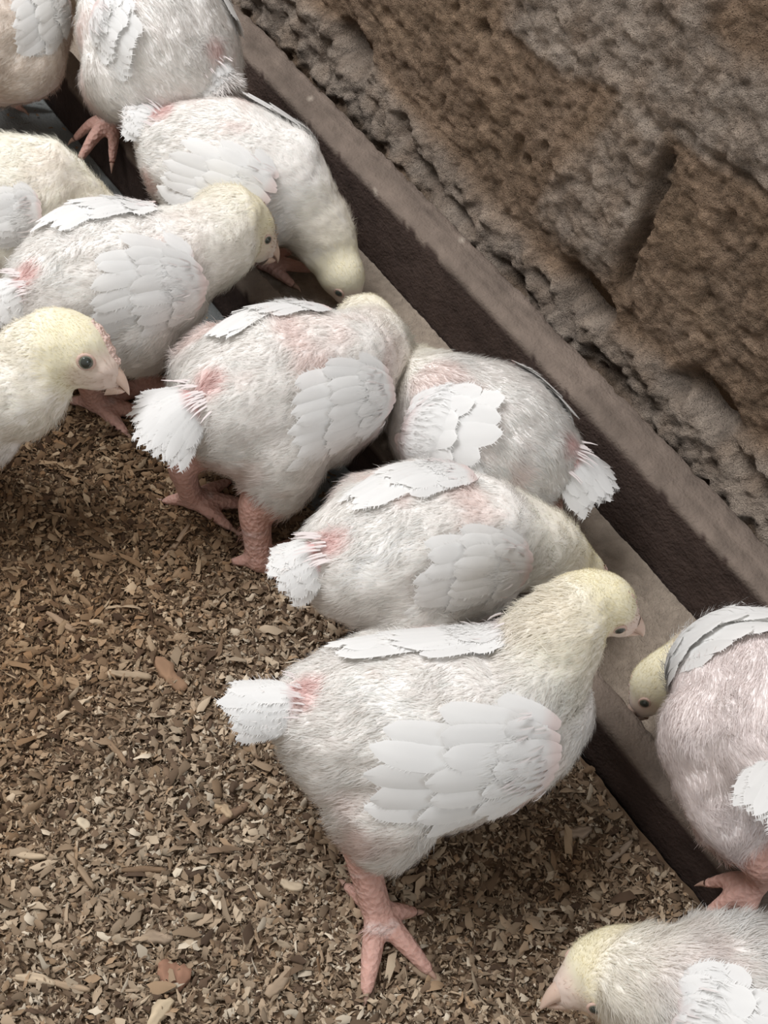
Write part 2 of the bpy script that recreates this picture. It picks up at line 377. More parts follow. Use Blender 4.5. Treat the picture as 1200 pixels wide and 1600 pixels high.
class Chick:
    def __init__(s, label, A, B, neck, head, beak, feet=(), size=1., side_view=-1, tint=(1, 1, 1), strands=16000, voxel=.0021,
                 wings=(), tail=None, eyes=(1, -1), rough=1., fuzz=1., headr=1., mid=None, yellow=1., comb=1., face=1., bare=1., neckr=1., eyer=1., beakr=1., roll=0., beak_len=.013, girth=1.):
        s.label = label; s.size = size; s.tint = np.array(tint)
        s.A = np.array(A, float); s.B = np.array(B, float); s.mid = np.array(mid, float) if mid is not None else (s.A + s.B) / 2 + np.array([0, 0, .004])
        s.T = nrm(s.B - s.A); up = np.array([0, 0, 1.]); s.Lft = nrm(np.cross(up, s.T)); s.U = np.cross(s.T, s.Lft)
        s.axis = catmull([s.A, s.mid, s.B], 41); s.girth = girth
        s.neck = [np.array(p, float) for p in neck]; s.head = np.array(head, float); s.hd = nrm(np.array(beak, float) - s.head)
        s.headr = headr; s.voxel = voxel; s.rough = rough; s.yellow = yellow; s.face = face; s.bare = bare; s.beak_len = beak_len
        s.root = empty('chick', (float(s.mid[0]), float(s.mid[1]), 0)); tag(s.root, label, 'chick', GROUP)
        s.feet = []
        s.neckr = neckr; s.eyer = eyer; s.roll = roll; s.beakr = beakr; s.build_body(feet, int(strands * 1.7), fuzz)
        for e in eyes: s.eye(e)
        s.beak(comb)
        for wgs in wings: s.wing(**wgs)
        if tail is not None: s.tail(**tail)
    def C(s, t):
        i = np.clip(t, 0, 1) * 40; k = int(min(i, 39)); u = i - k
        return s.axis[k] * (1 - u) + s.axis[k + 1] * u
    def ellipsoid(s, c, ax, r):
        s.V.append(SPV @ (np.array(ax) * np.array(r)[:, None]) + c); s.F.append(SPT + s.nv); s.nv += len(SPV)
    def chain(s, pts, rad, n=None):
        P = catmull(pts, max(8, len(pts) * 8)); R = np.interp(np.linspace(0, 1, len(P)), np.linspace(0, 1, len(rad)), rad)
        d = np.linalg.norm(np.diff(P, axis=0), axis=1); cum = np.concatenate([[0], np.cumsum(d)]); x = 0
        while x <= cum[-1]:
            p = np.array([np.interp(x, cum, P[:, k]) for k in range(3)]); r = np.interp(x, cum, R)
            s.ellipsoid(p, np.eye(3), (r, r, r)); x += max(r * .3, .0009)
    def build_body(s, feet, nstr, fuzz):
        s.V = []; s.F = []; s.nv = 0; z = s.size * s.girth
        for t in np.linspace(0, 1, 17):
            wd = np.interp(t, PROFILE[:, 0], PROFILE[:, 1]) * z; ht = np.interp(t, PROFILE[:, 0], PROFILE[:, 2]) * z; off = np.interp(t, PROFILE[:, 0], PROFILE[:, 3]) * z
            s.ellipsoid(s.C(t) + s.U * off, [s.T, s.Lft, s.U], (min(wd, ht) * .75, wd, ht))
        hr = .0195 * s.headr * s.size
        hu = np.array([0, 0, 1.]) - s.hd * s.hd[2]
        if np.linalg.norm(hu) < .3: hu = s.T - s.hd * (s.T @ s.hd)
        s.hu = nrm(hu); s.hl = np.cross(s.hu, s.hd); ph = math.radians(s.roll)
        s.hu = s.hu * math.cos(ph) - s.hl * math.sin(ph); s.hl = np.cross(s.hu, s.hd)
        start = s.C(.80) + s.U * .012 * z
        nk = [start] + s.neck + [s.head - s.hd * hr * .35]
        s.neckline = catmull(nk, 30)
        s.chain(nk, list(np.linspace(.037 * z, .019 * s.size * s.neckr, len(nk))))
        s.ellipsoid(s.head, [s.hd, s.hl, s.hu], (hr * 1.12, hr * .90, hr * .98))
        s.ellipsoid(s.head + s.hd * hr * .62 - s.hu * hr * .12, [s.hd, s.hl, s.hu], (hr * .80, hr * .62, hr * .66))
        s.ellipsoid(s.head + s.hd * hr * 1.1 - s.hu * hr * .22, [s.hd, s.hl, s.hu], (hr * .45, hr * .36, hr * .38))
        legpts = []
        for ft in feet:
            sd, foot, toe = ft['side'], np.array(ft['foot'], float), nrm(np.array([math.cos(math.radians(ft['yaw'])), math.sin(math.radians(ft['yaw'])), 0]))
            hip = s.C(ft.get('s', .45)) + s.Lft * sd * .030 * z - s.U * .020 * z
            hock = np.array(ft['hock'], float) if 'hock' in ft else foot + np.array([0, 0, .046]) - toe * .010
            knee = hip * .45 + hock * .55 + toe * .008 + np.array([0, 0, -.002])
            sz = s.size * ft.get('thick', 1)
            s.chain([hip, knee, hock + (knee - hock) * .3], [.036 * z, .024 * z, .0135 * sz])
            ank = foot + np.array([0, 0, .008])
            s.chain([hock + (knee - hock) * .3, hock, (hock + ank) / 2 - toe * .001, ank], [.0145 * sz, .0112 * sz, .0092 * sz, .0088 * sz])
            perp = np.array([-toe[1], toe[0], 0]); claws = []
            for ang, ln, r0 in ft.get('toes', ((0, .042, .0062), (38, .034, .0056), (-38, .034, .0056), (178, .020, .0050))):
                a = math.radians(ang); d = toe * math.cos(a) + perp * math.sin(a); ln *= s.size
                fz = ft.get('drop', 0)
                tip = foot + d * ln + np.array([0, 0, .0032 - fz]); md = foot + d * ln * .55 + np.array([0, 0, .0062 - fz * .25])
                s.chain([ank, md, tip], [r0 * 1.15, r0, r0 * .62]); claws.append((tip, nrm(tip - md)))
                legpts += [ank, md, tip, foot + d * ln * .3, foot + d * ln * .8]
            legpts += [hock, knee * ft.get('bare', .25) + hock * (1 - ft.get('bare', .25)), (hock + ank) / 2, ank, hock * .75 + ank * .25, hock * .25 + ank * .75]
            s.feet.append((foot, claws, hock, ank))
        me = bpy.data.meshes.new('tmp'); V = np.vstack(s.V); F = np.vstack(s.F)
        me.vertices.add(len(V)); me.vertices.foreach_set('co', V.astype(np.float32).ravel()); me.loops.add(len(F) * 3); me.loops.foreach_set('vertex_index', F.astype(np.int32).ravel())
        me.polygons.add(len(F)); me.polygons.foreach_set('loop_start', np.arange(0, len(F) * 3, 3, dtype=np.int32)); me.update(calc_edges=True)
        ob = bpy.data.objects.new('tmp', me); COL.objects.link(ob); md = ob.modifiers.new('r', 'REMESH'); md.mode = 'VOXEL'; md.voxel_size = s.voxel
        dg = bpy.context.evaluated_depsgraph_get(); dg.update(); ev = ob.evaluated_get(dg).to_mesh()
        n = len(ev.vertices); V = np.empty(n * 3, np.float32); ev.vertices.foreach_get('co', V); V = V.reshape(-1, 3).astype(float)
        E = np.empty(len(ev.edges) * 2, np.int32); ev.edges.foreach_get('vertices', E); E = E.reshape(-1, 2)
        Q = np.array([list(p.vertices) for p in ev.polygons if len(p.vertices) == 4], np.int32).reshape(-1, 4); T3 = [list(p.vertices) for p in ev.polygons if len(p.vertices) == 3]
        bpy.data.objects.remove(ob); bpy.data.meshes.remove(me)
        # leg mask: near shank / toes
        lp = np.array(legpts) if legpts else np.zeros((1, 3)) + 99
        def dmin(V, P):
            d = np.full(len(V), 9.); 
            for p in P: d = np.minimum(d, np.linalg.norm(V - p, axis=1))
            return d
        leg = 1 - sstep(.010, .017, dmin(V, lp))
        if s.feet: leg = np.maximum(leg, 1 - sstep(.016, .023, dmin(V, [q[2] for q in s.feet])))
        V = laplace(V, E, 1 - leg * .93, 16)
        V = laplace(V, E, np.ones(len(V)), 2)
        N = s.normals(V, Q)
        headd = dmin(V, [s.head]); neckd = dmin(V, s.neckline[6:])
        hn = 1 - sstep(.018, .030, headd)
        ft = fbm(V * 55 + s.A * 9, 4) * .0022 + fbm(V * 160, 3) * .0010
        V = V + N * (ft * (1 - leg) * (1 - hn * .8) * s.rough)[:, None]
        N = s.normals(V, Q)
        # colours that belong to the bird: cream down, yellow head and neck, pink bare skin
        c = np.tile(W_CREAM * s.tint, (len(V), 1)) * (1 + .05 * fbm(V * 40)[:, None])
        skin = sstep(.05, .55, fbm(V * 26 + s.A * 31, 3))[:, None] * .38 * s.bare
        skin = skin * (1 - .85 * (1 - sstep(.028, .050, neckd)))[:, None]
        c = c * (1 - skin) + np.array([.80, .60, .55]) * skin
        y = (1 - sstep(.020, .040, neckd)) * s.yellow * .45; y = np.maximum(y, (1 - sstep(.022, .040, headd)) * .95 * s.yellow)[:, None]
        c = c * (1 - y) + YEL * y
        def patch(c, p, r, colr, k):
            m = (1 - sstep(r * .35, r, np.linalg.norm(V - p, axis=1) + .004 * fbm(V * 120)))[:, None] * k
            return c * (1 - m) + np.array(colr) * m
        c = patch(c, s.C(.04) + s.U * .020 * z, .0145, PINK, .62 * s.bare)
        fr = s.head + s.hd * hr * 1.25
        c = patch(c, fr, hr * .95, FACE, .95 * s.face)
        for sd in (1, -1): c = patch(c, s.head + s.hd * hr * .75 + s.hl * sd * hr * .55 - s.hu * hr * .1, hr * .75, FACE, .7 * s.face)
        lm = leg[:, None]; c = c * (1 - lm) + LEG * (1 + .10 * fbm(V * 150))[:, None] * lm
        s.bvh = BVHTree.FromPolygons(V.tolist(), Q.tolist())
        s.bodyV, s.bodyN = V, N
        fm = (leg[Q].mean(1) > .6).astype(int)
        # strands of down
        tri = np.concatenate([Q[:, [0, 1, 2]], Q[:, [0, 2, 3]]]); ar = np.linalg.norm(np.cross(V[tri[:, 1]] - V[tri[:, 0]], V[tri[:, 2]] - V[tri[:, 0]]), axis=1)
        facep = (1 - sstep(hr * .75, hr * 1.15, np.linalg.norm(V - fr, axis=1))) * s.face
        wt = ar * (1 - np.maximum(leg, facep * .85))[tri].mean(1); wt /= wt.sum()
        pick = RNG.choice(len(tri), nstr, p=wt); r1, r2 = RNG.random((2, nstr)); fl = r1 + r2 > 1; r1[fl] = 1 - r1[fl]; r2[fl] = 1 - r2[fl]
        bc = np.stack([1 - r1 - r2, r1, r2], 1)[:, :, None]
        P = (V[tri[pick]] * bc).sum(1); PN = nrm((N[tri[pick]] * bc).sum(1)); PC = (c[tri[pick]] * bc).sum(1)
        hd_ = (1 - sstep(.022, .038, np.linalg.norm(P - s.head, axis=1)))
        flow = -s.T[None] * (1 - hd_[:, None]) - s.hd[None] * hd_[:, None] + np.array([0, 0, -.45]) * (1 - hd_[:, None])
        cn = np.stack([noise(P * 70 + 11), noise(P * 70 + 47), noise(P * 70 + 91)], 1)
        flow = flow - PN * (flow * PN).sum(1)[:, None]; flow = nrm(flow) + cn * .6 + RNG.normal(0, .20, (nstr, 3))
        lift = (.16 + .34 * np.clip(noise(P * 45 + 7), 0, 1)) * fuzz
        D = nrm(flow - PN * (flow * PN).sum(1)[:, None] * .6 + PN * lift[:, None])
        Ls = (RNG.uniform(.005, .0115, nstr) * (1 - .68 * hd_)) * s.size * (.75 + .25 * fuzz); Ws = RNG.uniform(.00016, .00034, nstr) * (1 - .3 * hd_)
        side = nrm(np.cross(D, PN)); tipc = P + D * Ls[:, None] + PN * -.0006
        midp = P + D * (Ls * .5)[:, None] + PN * (Ls * .07)[:, None]
        b0 = P - PN * .0006
        SV = np.stack([b0 - side * Ws[:, None], b0 + side * Ws[:, None], midp + side * (Ws * .7)[:, None], midp - side * (Ws * .7)[:, None], tipc], 1).reshape(-1, 3)
        k = (np.arange(nstr) * 5)[:, None] + len(V)
        FQ = k + np.array([[0, 1, 2, 3]]); FT = k + np.array([[3, 2, 4]])
        SCc = np.repeat(np.clip(PC * RNG.uniform(.98, 1.05, (nstr, 1)) + .03, 0, .95), 5, 0)
        SN = np.repeat(nrm(PN * 1.0 + D * .25), 5, 0)
        allV = np.vstack([V, SV]); allN = np.vstack([N, SN])
        Fs = [Q, FQ, FT]; fmi = np.concatenate([fm, np.full(nstr * 2, 2)])
        if T3: Fs.insert(1, np.array(T3, np.int32)); fmi = np.concatenate([fm, np.zeros(len(T3), int), np.full(nstr * 2, 2)])
        s.body = mesh('body', allV, Fs, [M_DOWN, M_SKIN, M_STRAND], s.root, col=np.vstack([c, SCc]), fm=fmi, normals=allN)
        for foot, claws, hk, an in s.feet:
            for tip, d in claws: s.claw(tip, d)
        s.hr = hr
    def normals(s, V, Q):
        n = np.cross(V[Q[:, 2]] - V[Q[:, 0]], V[Q[:, 3]] - V[Q[:, 1]]); N = np.zeros_like(V)
        for k in range(4):
            for a in range(3): N[:, a] += np.bincount(Q[:, k], n[:, a], len(V))
        return nrm(N)
    def claw(s, tip, d):
        side = nrm(np.cross(d, (0, 0, 1))); up = np.cross(side, d); P = []; 
        for i in range(5):
            t = i / 4; c = tip + d * (.0015 + .0075 * t) + np.array([0, 0, 1.]) * (.0012 * math.sin(t * 2.6) - .002 * t * t); r = .0021 * (1 - t) ** .8 + .0002
            for j in range(6): P.append(c + r * (math.cos(j * 1.0472) * side + math.sin(j * 1.0472) * up))
        a = np.arange(30).reshape(5, 6); b = np.roll(a, -1, 1)
        mesh('claw', P, np.stack([a[:-1], b[:-1], b[1:], a[1:]], -1).reshape(-1, 4), M_CLAW, s.root)
    def surf(s, o, d, h=0):
        hit = s.bvh.ray_cast(Vector(o), Vector(d))
        if hit[0] is None: return o + d * .03, d
        return np.array(hit[0]) + np.array(hit[1]) * h, np.array(hit[1])
    def eye(s, sd):
        hr = s.hr; o = s.head + s.hd * hr * .42 + s.hu * hr * .12
        p, n = s.surf(o, nrm(s.hl * sd + s.hd * .22 + s.hu * .08)); n = nrm(s.hl * sd + s.hd * .25 + n * .5)
        e1 = nrm(np.cross(n, s.hu)); e2 = np.cross(n, e1); r = .0036 * s.size * s.eyer
        c = p - n * r * .35
        g = mesh('eye', SPV2 @ (np.array([e1, e2, n]) * r) + c, SPT2, M_EYE, s.root)
        def torus(name, R, rr, m, off, sq=1., par=None):
            P = []
            for i in range(20):
                a = i / 20 * 6.2832
                for j in range(7):
                    b = j / 7 * 6.2832; q = (R + rr * math.cos(b)); P.append(c + e1 * q * math.cos(a) + e2 * q * math.sin(a) * sq + n * (rr * math.sin(b) + off))
            a = np.arange(140).reshape(20, 7); b_ = np.roll(a, -1, 1); d_ = np.roll(a, -1, 0); e_ = np.roll(d_, -1, 1)
            mesh(name, P, np.stack([a, b_, e_, d_], -1).reshape(-1, 4), m, par or s.root)
        torus('iris', r * .74, r * .20, M_IRIS, r * .50, 1., g)
        torus('eyelid', r * 1.05, r * .30, M_LID, r * .34, .86)
    def beak(s, comb):
        hr = s.hr; o = s.head + s.hd * hr * 1.25 - s.hu * hr * .18; L = s.beak_len * s.size
        for name, sg, ln in (('upper_beak', 1, 1.), ('lower_beak', -1, .78)):
            P = []; 
            for i in range(9):
                t = i / 8; r = hr * .31 * s.beakr * (1 - t) ** .62 + .0003; dropd = (-.55 * t * t if sg > 0 else -.12 * t * t) * L * .8
                c = o + s.hd * L * t * ln + s.hu * (dropd + sg * hr * .07 - (0 if sg > 0 else hr * .10 * (1 - t)))
                for j in range(12):
                    a = j / 12 * 6.2832; hh = math.sin(a) * (1.0 if math.sin(a) * sg > 0 else .25)
                    P.append(c + r * (math.cos(a) * s.hl * .85 + hh * s.hu))
            a = np.arange(108).reshape(9, 12); b = np.roll(a, -1, 1)
            mesh(name, P, np.stack([a[:-1], b[:-1], b[1:], a[1:]], -1).reshape(-1, 4), M_BEAK, s.root)
        if comb:
            P = []; n = 12
            pts = []
            for i in range(n):
                t = i / (n - 1); q, nn = s.surf(s.head, nrm(s.hd * (1.25 - 1.0 * t) + s.hu * (.25 + .9 * t)), 0); pts.append((q, nn))
            for i, (q, nn) in enumerate(pts):
                t = i / (n - 1); wd = hr * .20 * math.sin(math.pi * (t * .9 + .07)) ** .6 * comb; ht = hr * (.10 + .05 * math.sin(i * 2.4)) * comb
                for j in range(7):
                    a = math.pi * j / 6; P.append(q - nn * .0008 + s.hl * math.cos(a) * wd + nn * math.sin(a) * ht)
            mesh('comb', P, grid(n, 7), M_COMB, s.root)
    # ---- feathers laid along a path with normals
    def feather(s, out, path, nr, wid, col, root_col=None, tipround=1., cam_=.09, curl=0.):
        n = len(path); m = 5; t = np.linspace(0, 1, n); prof = np.clip(np.sin(np.clip(t * .92 + .07, 0, 1) * math.pi) ** .45, .12, 1)
        prof = np.where(t > .5, np.clip(1 - ((t - .5) / .5) ** (3.2 * tipround), 0, 1) ** .5, .35 + .65 * np.sin(t * math.pi) ** .7)
        prof[-1] = .10
        tan = nrm(np.gradient(path, axis=0)); side = nrm(np.cross(tan, nr)); V = np.zeros((n, m, 3)); nz = np.zeros((n, m, 3))
        for j in range(m):
            q = (j - 2) / 2; V[:, j] = path + side * (q * wid * .5 * prof)[:, None] - nr * ((q * q) * wid * cam_ * prof)[:, None] + nr * (.0003 * (j == 2))
        k = out['n']; out['V'].append(V.reshape(-1, 3)); out['F'].append(grid(n, m) + k); out['n'] += n * m
        nl = nrm(nr[:, None] + side[:, None] * (np.arange(m) - 2)[None, :, None] * .10); out['N'].append(nl.reshape(-1, 3))
        c = np.tile(np.array(col), (n, m, 1)) * (1 - .02 * (np.arange(m) % 2))[None, :, None]
        if root_col is not None:
            f = (1 - sstep(.08, .32, t))[:, None, None]; c = c * (1 - f) + np.array(root_col) * f
        out['C'].append(c.reshape(-1, 3))
        # barbs fraying off both edges and the tip
        nb = 34
        for sgn in (-1, 1):
            ti = RNG.uniform(.25, 1, nb); idx = ti * (n - 1); i0 = np.minimum(idx.astype(int), n - 2); u = (idx - i0)[:, None]; j = 0 if sgn < 0 else m - 1
            p = V[i0, j] * (1 - u) + V[i0 + 1, j] * u; d = nrm(side[i0] * sgn * .75 + tan[i0] * 1.0 + nr[i0] * RNG.normal(0, .15, (nb, 1))); L = RNG.uniform(.0015, .0035, nb)[:, None]
            p0 = p - tan[i0] * .0004 - side[i0] * sgn * .0004; p1 = p + tan[i0] * .0004 - side[i0] * sgn * .0004; p2 = p + d * L
            out['V'].append(np.stack([p0, p1, p2], 1).reshape(-1, 3)); k = out['n']; out['T'].append((np.arange(nb) * 3)[:, None] + np.arange(3) + k); out['n'] += nb * 3
            out['C'].append(np.tile(np.array(col), (nb * 3, 1))); out['N'].append(np.repeat(nr[i0], 3, 0))
    def quill(s, out, p, d, nn, L, col, r=.0007):
        side = nrm(np.cross(d, nn)); P = []
        for i in range(4):
            t = i / 3; rr = r * (1, 1.1, .8, .2)[i]; c = p + d * L * t + nn * (.25 * L * math.sin(t * 1.8))
            for j in range(5): P.append(c + rr * (math.cos(j * 1.2566) * side + math.sin(j * 1.2566) * nn))
        a = np.arange(20).reshape(4, 5); b = np.roll(a, -1, 1)
        out['V'].append(np.array(P)); out['F'].append(np.stack([a[:-1], b[:-1], b[1:], a[1:]], -1).reshape(-1, 4) + out['n']); out['n'] += 20
        out['C'].append(np.tile(np.array(col), (20, 1))); out['N'].append(np.tile(nn, (20, 1)))
    def new_out(s): return dict(V=[], F=[], T=[], C=[], N=[], n=0)
    def flush(s, out, name):
        return mesh(name, np.vstack(out['V']), [np.vstack(out['F'])] + ([np.vstack(out['T'])] if out['T'] else []), M_FEATHER, s.root, col=np.vstack(out['C']), normals=np.vstack(out['N']))
    def wing(s, side=-1, root=(.74, 52), tip=(.16, 62), spread=34, nfl=8, lift=.006, fw=.0125, length=1., pad=1., second=False, padfuzz=1., hk=1., pins=14, white=(.92, .915, .90), tipz=None):
        """folded wing laid over the flank: root and tip as (place along the body, degrees from the spine)"""
        out = s.new_out(); z = s.size
        def SP(t, th, h):
            a = math.radians(th); d = nrm(s.U * math.cos(a) + s.Lft * side * math.sin(a))
            o = s.C(t) - s.U * .006 * z; p, n = s.surf(o, d, 0); zz = s.size * s.girth; tt = min(max(t, 0), 1)
            R_ = zz / math.hypot(math.sin(a) / np.interp(tt, PROFILE[:, 0], PROFILE[:, 1]), math.cos(a) / np.interp(tt, PROFILE[:, 0], PROFILE[:, 2]))
            if np.linalg.norm(p - o) > R_ * 1.16 + .003: p = o + d * (R_ * 1.10); n = d
            return p + n * h, n
        dt = (tip[0] - root[0]) * length; dth = tip[1] - root[1]
        # fleshy arm of the wing: a domed pad
        nu, nv = 26, 18; P = np.zeros((nu, nv, 3)); NN = np.zeros((nu, nv, 3))
        for i in range(nu):
            u = i / (nu - 1); wdt = spread * .62 * (math.sin(math.pi * min(1, u * .85 + .13)) ** .6) * pad
            for j in range(nv):
                v = j / (nv - 1) * 2 - 1
                hgt = (1 - abs(v) ** 2.2) ** .6 * math.sin(math.pi * min(1, u * .9 + .08)) ** .5 * .0095 * pad * z * hk - .0015
                p, n = SP(root[0] + dt * (u * .62 - .04), root[1] + dth * u * .6 + v * wdt, max(hgt, -.0015)); P[i, j] = p; NN[i, j] = n
        for _ in range(5):
            for A_ in (P, NN):
                B_ = A_.copy(); B_[1:-1] += .25 * (A_[2:] + A_[:-2] - 2 * A_[1:-1]); B_[:, 1:-1] += .25 * (A_[:, 2:] + A_[:, :-2] - 2 * A_[:, 1:-1]); A_[:] = B_
        NN = nrm(NN)
        col = np.array(white) * .97
        pts = P.reshape(-1, 3); pn = NN.reshape(-1, 3); pts = pts + pn * (fbm(pts * 90, 3) * .0013 * padfuzz)[:, None]
        pc = np.tile(col, (len(pts), 1)); uu = np.repeat(np.linspace(0, 1, nu), nv); vv = np.tile(np.linspace(-1, 1, nv), nu)
        pk = ((1 - sstep(.12, .40, uu)) * (.55 + .45 * fbm(pts * 120)) * (1 - .5 * np.abs(vv)) * .55 * s.bare)[:, None]; pc = pc * (1 - pk) + np.array([.80, .50, .48]) * pk
        out['V'].append(pts); out['F'].append(grid(nu, nv) + out['n']); out['n'] += len(pts); out['C'].append(pc); out['N'].append(pn)
        # flight feathers, lowest first, then two rows of coverts
        def row(cnt, u0, u1, v0, v1, hh, wd, tip_s=0., root_c=None, curl=1.):
            for k in range(cnt):
                f = k / max(1, cnt - 1); a = v0 + (v1 - v0) * f + RNG.uniform(-.05, .05); e = u1 - .12 * abs(f - .35) + RNG.uniform(-.055, .055)
                path = []; nn = []
                for i in range(9):
                    t = i / 8; u = u0 + (e - u0) * t
                    th = root[1] + dth * u + a * spread * (.55 + .45 * t)
                    p, n = SP(root[0] + dt * u, th, (hh * hk * (1 - .9 * a * a) + .00025 * k + .0006 + lift * t * t * tip_s * (1 - a * a)) * z); path.append(p); nn.append(n)
                path = np.array(path); nn = nrm(np.array(nn))
                for _ in range(4): path[1:-1] = path[1:-1] * .5 + .25 * (path[2:] + path[:-2]); nn[1:-1] = nn[1:-1] * .5 + .25 * (nn[2:] + nn[:-2])
                nn = nrm(nn + nn.mean(0))
                if tip_s: path = path + nrm(path[-1] - path[0]) * 0
                s.feather(out, catmull(path, 12), nrm(catmull(nn, 12)), wd * z * RNG.uniform(.92, 1.08), np.array(white) * RNG.uniform(.97, 1.02), root_c)
        row(nfl, .22, 1.0, .85, -.55, .0035, fw, .6)
        row(nfl + 1, .02, .68, .80, -.72, .0075, fw * .95, .12)
        row(nfl + 1, -.04, .36, .72, -.74, .0092, fw * .8, .0, (.86, .74, .71))
        if second: row(nfl + 2, .06, .42, .80, -.80, .0092, fw * .75, .0, (.84, .66, .63))
        for k in range(int(pins)):
            u = RNG.uniform(.0, .20); v = RNG.uniform(-.6, .6)
            p, n = SP(root[0] + dt * u, root[1] + dth * u + v * spread, (.010 * hk - .0005) * z); p2, _ = SP(root[0] + dt * (u + .1), root[1] + dth * (u + .1) + v * spread, (.010 * hk - .0005) * z)
            s.quill(out, p, nrm(p2 - p), n, RNG.uniform(.007, .012), (.90, .84, .82), .0005)
        # fine down on the pad
        cnt = int(3600 * padfuzz) + 1; ii = RNG.integers(0, nu - 1, cnt); jj = RNG.integers(1, nv - 1, cnt); keepu = ii < nu * .62; ii = np.where(keepu, ii, (ii * .5).astype(int)); n = nrm(NN[ii, jj]); p = P[ii, jj] + RNG.normal(0, .0008, (cnt, 3)) + n * RNG.uniform(0, .0022, (cnt, 1))
        back = nrm(P[np.minimum(ii + 1, nu - 1), jj] - P[np.maximum(ii - 1, 0), jj]); d = nrm(back + n * .12 + RNG.normal(0, .18, (cnt, 3))); sd = nrm(np.cross(d, n)) * .00028; L = RNG.uniform(.004, .009, cnt)[:, None]
        out['V'].append(np.stack([p - sd, p + sd, p + d * L], 1).reshape(-1, 3)); out['T'].append((np.arange(cnt) * 3)[:, None] + np.arange(3) + out['n']); out['n'] += cnt * 3
        out['C'].append(np.repeat(pc.reshape(nu, nv, 3)[ii, jj], 3, 0)); out['N'].append(np.repeat(n, 3, 0))
        s.flush(out, 'wing')
    def tail(s, n=9, length=.040, yaw=0., pitch=10., spread=50., pins=12, wd=.011, white=(.92, .915, .90), droop=0.):
        out = s.new_out(); z = s.size; back = -s.T; c = s.A + s.U * .004
        a = math.radians(pitch); back = nrm(-s.T * math.cos(a) + s.U * math.sin(a)); y = math.radians(yaw); back = nrm(back * math.cos(y) + s.Lft * math.sin(y))
        up = nrm(s.U - back * (s.U @ back)); lat = np.cross(back, up)
        for layer, (ln, hh) in enumerate(((1., 0), (.9, .0028), (.62, .0060))):
            for k in range(n):
                f = (k + (.5 if layer == 1 else 0)) / (n - 1) * 2 - 1; ang = math.radians(f * spread / 2)
                d = nrm(back * math.cos(ang) + lat * math.sin(ang)); r0 = c + back * .002 + lat * f * .012 * z + up * (hh + .008 - abs(f) ** 2 * .010) * z
                L = length * z * ln * (1 - .18 * abs(f)) * RNG.uniform(.92, 1.06); t = np.linspace(0, 1, 10)[:, None]
                path = r0 + d * L * t + up * (.10 * L * np.sin(t * 3) - (.10 + droop) * L * t * t)
                nn = nrm(up + lat * f * 1.1 + back * .25)
                s.feather(out, path, np.tile(nn, (10, 1)), wd * z, np.array(white) * RNG.uniform(.96, 1.02), (.82, .52, .50) if layer else None, cam_=.12)
        for k in range(pins):
            f = RNG.uniform(-1, 1); ang = math.radians(f * spread / 2); d = nrm(back * math.cos(ang) + lat * math.sin(ang) + up * .10)
            p = c - back * RNG.uniform(0, .006) + lat * f * .014 * z + up * (.015 - abs(f) ** 2 * .008) * z
            s.quill(out, p, d, up, RNG.uniform(.010, .018), (.90, .82, .80))
        # tuft of down around the root
        cnt = 900; f = RNG.uniform(-1, 1, cnt)[:, None]; p = c + lat * f * .013 * z + up * (.006 - f * f * .008 + RNG.normal(0, .003, (cnt, 1))) * z + back * RNG.uniform(-.004, .022, (cnt, 1))
        d = nrm(back + lat * f * .6 + up * .25 + RNG.normal(0, .3, (cnt, 3))); sd = nrm(np.cross(d, up)) * .0004; L = RNG.uniform(.005, .011, cnt)[:, None]
        out['V'].append(np.stack([p - sd, p + sd, p + d * L], 1).reshape(-1, 3)); out['T'].append((np.arange(cnt) * 3)[:, None] + np.arange(3) + out['n']); out['n'] += cnt * 3
        out['C'].append(np.tile(np.array([.90, .86, .83]), (cnt * 3, 1))); out['N'].append(np.tile(up, (cnt * 3, 1)))
        s.flush(out, 'tail')

def foot(u, v, z, side, yaw, **k): return dict(foot=at(u, v, z), side=side, yaw=yaw, **k)
G = .010   # top of the litter
# front bird, whole, in profile, reaching over the front board
Chick('whole chick standing in front with its right side shown and yellow head over the trough', at(462, 1112, .113), at(868, 1108, .103), [at(845, 1030, .140), at(880, 980, .158)], at(938, 942, .162), at(1018, 985, .148),
      feet=[foot(585, 1432, G, -1, 20, hock=at(562, 1312, .054), bare=.5, s=.40, thick=1.08, toes=((-62, .045, .0066), (-10, .044, .0064), (42, .024, .0056), (172, .024, .0052))),
            dict(foot=(-.270, .345, G), side=1, yaw=70, s=.42)], girth=1.06, mid=at(650, 1132, .110), headr=1.1, neckr=1.0, comb=.5,
      strands=42000, voxel=.0018, wings=[dict(side=-1, root=(.84, 50), tip=(.24, 54), spread=46, nfl=6, fw=.0175, lift=.012, pins=34), dict(hk=.4, side=1, root=(.84, 38), tip=(.12, 34), spread=26, pad=1.3)],
      tail=dict(length=.043, pitch=4, spread=20, yaw=0))
# centre bird, tail to the camera, leg beside the litter
Chick('middle chick with frayed white tail fan and pink tail root, one leg on the litter', at(312, 640, .120), at(560, 600, .100), [at(572, 555, .095), at(575, 530, .085)], at(578, 514, .080), at(625, 560, .055),
      feet=[foot(405, 885, G, -1, 60, s=.45, hock=at(400, 795, .055), bare=.6, thick=1.15), dict(foot=at(300, 790, G), side=1, yaw=60, s=.35)], mid=at(430, 600, .112), girth=1.06,
      strands=30000, wings=[dict(side=-1, root=(.92, 50), tip=(.32, 62), spread=40), dict(hk=.4, side=1, root=(.8, 40), tip=(.15, 34), spread=28)], tail=dict(length=.048, pitch=-30, spread=72, pins=24, n=13, wd=.0085), yellow=.7, fuzz=1.25, neckr=1.25)
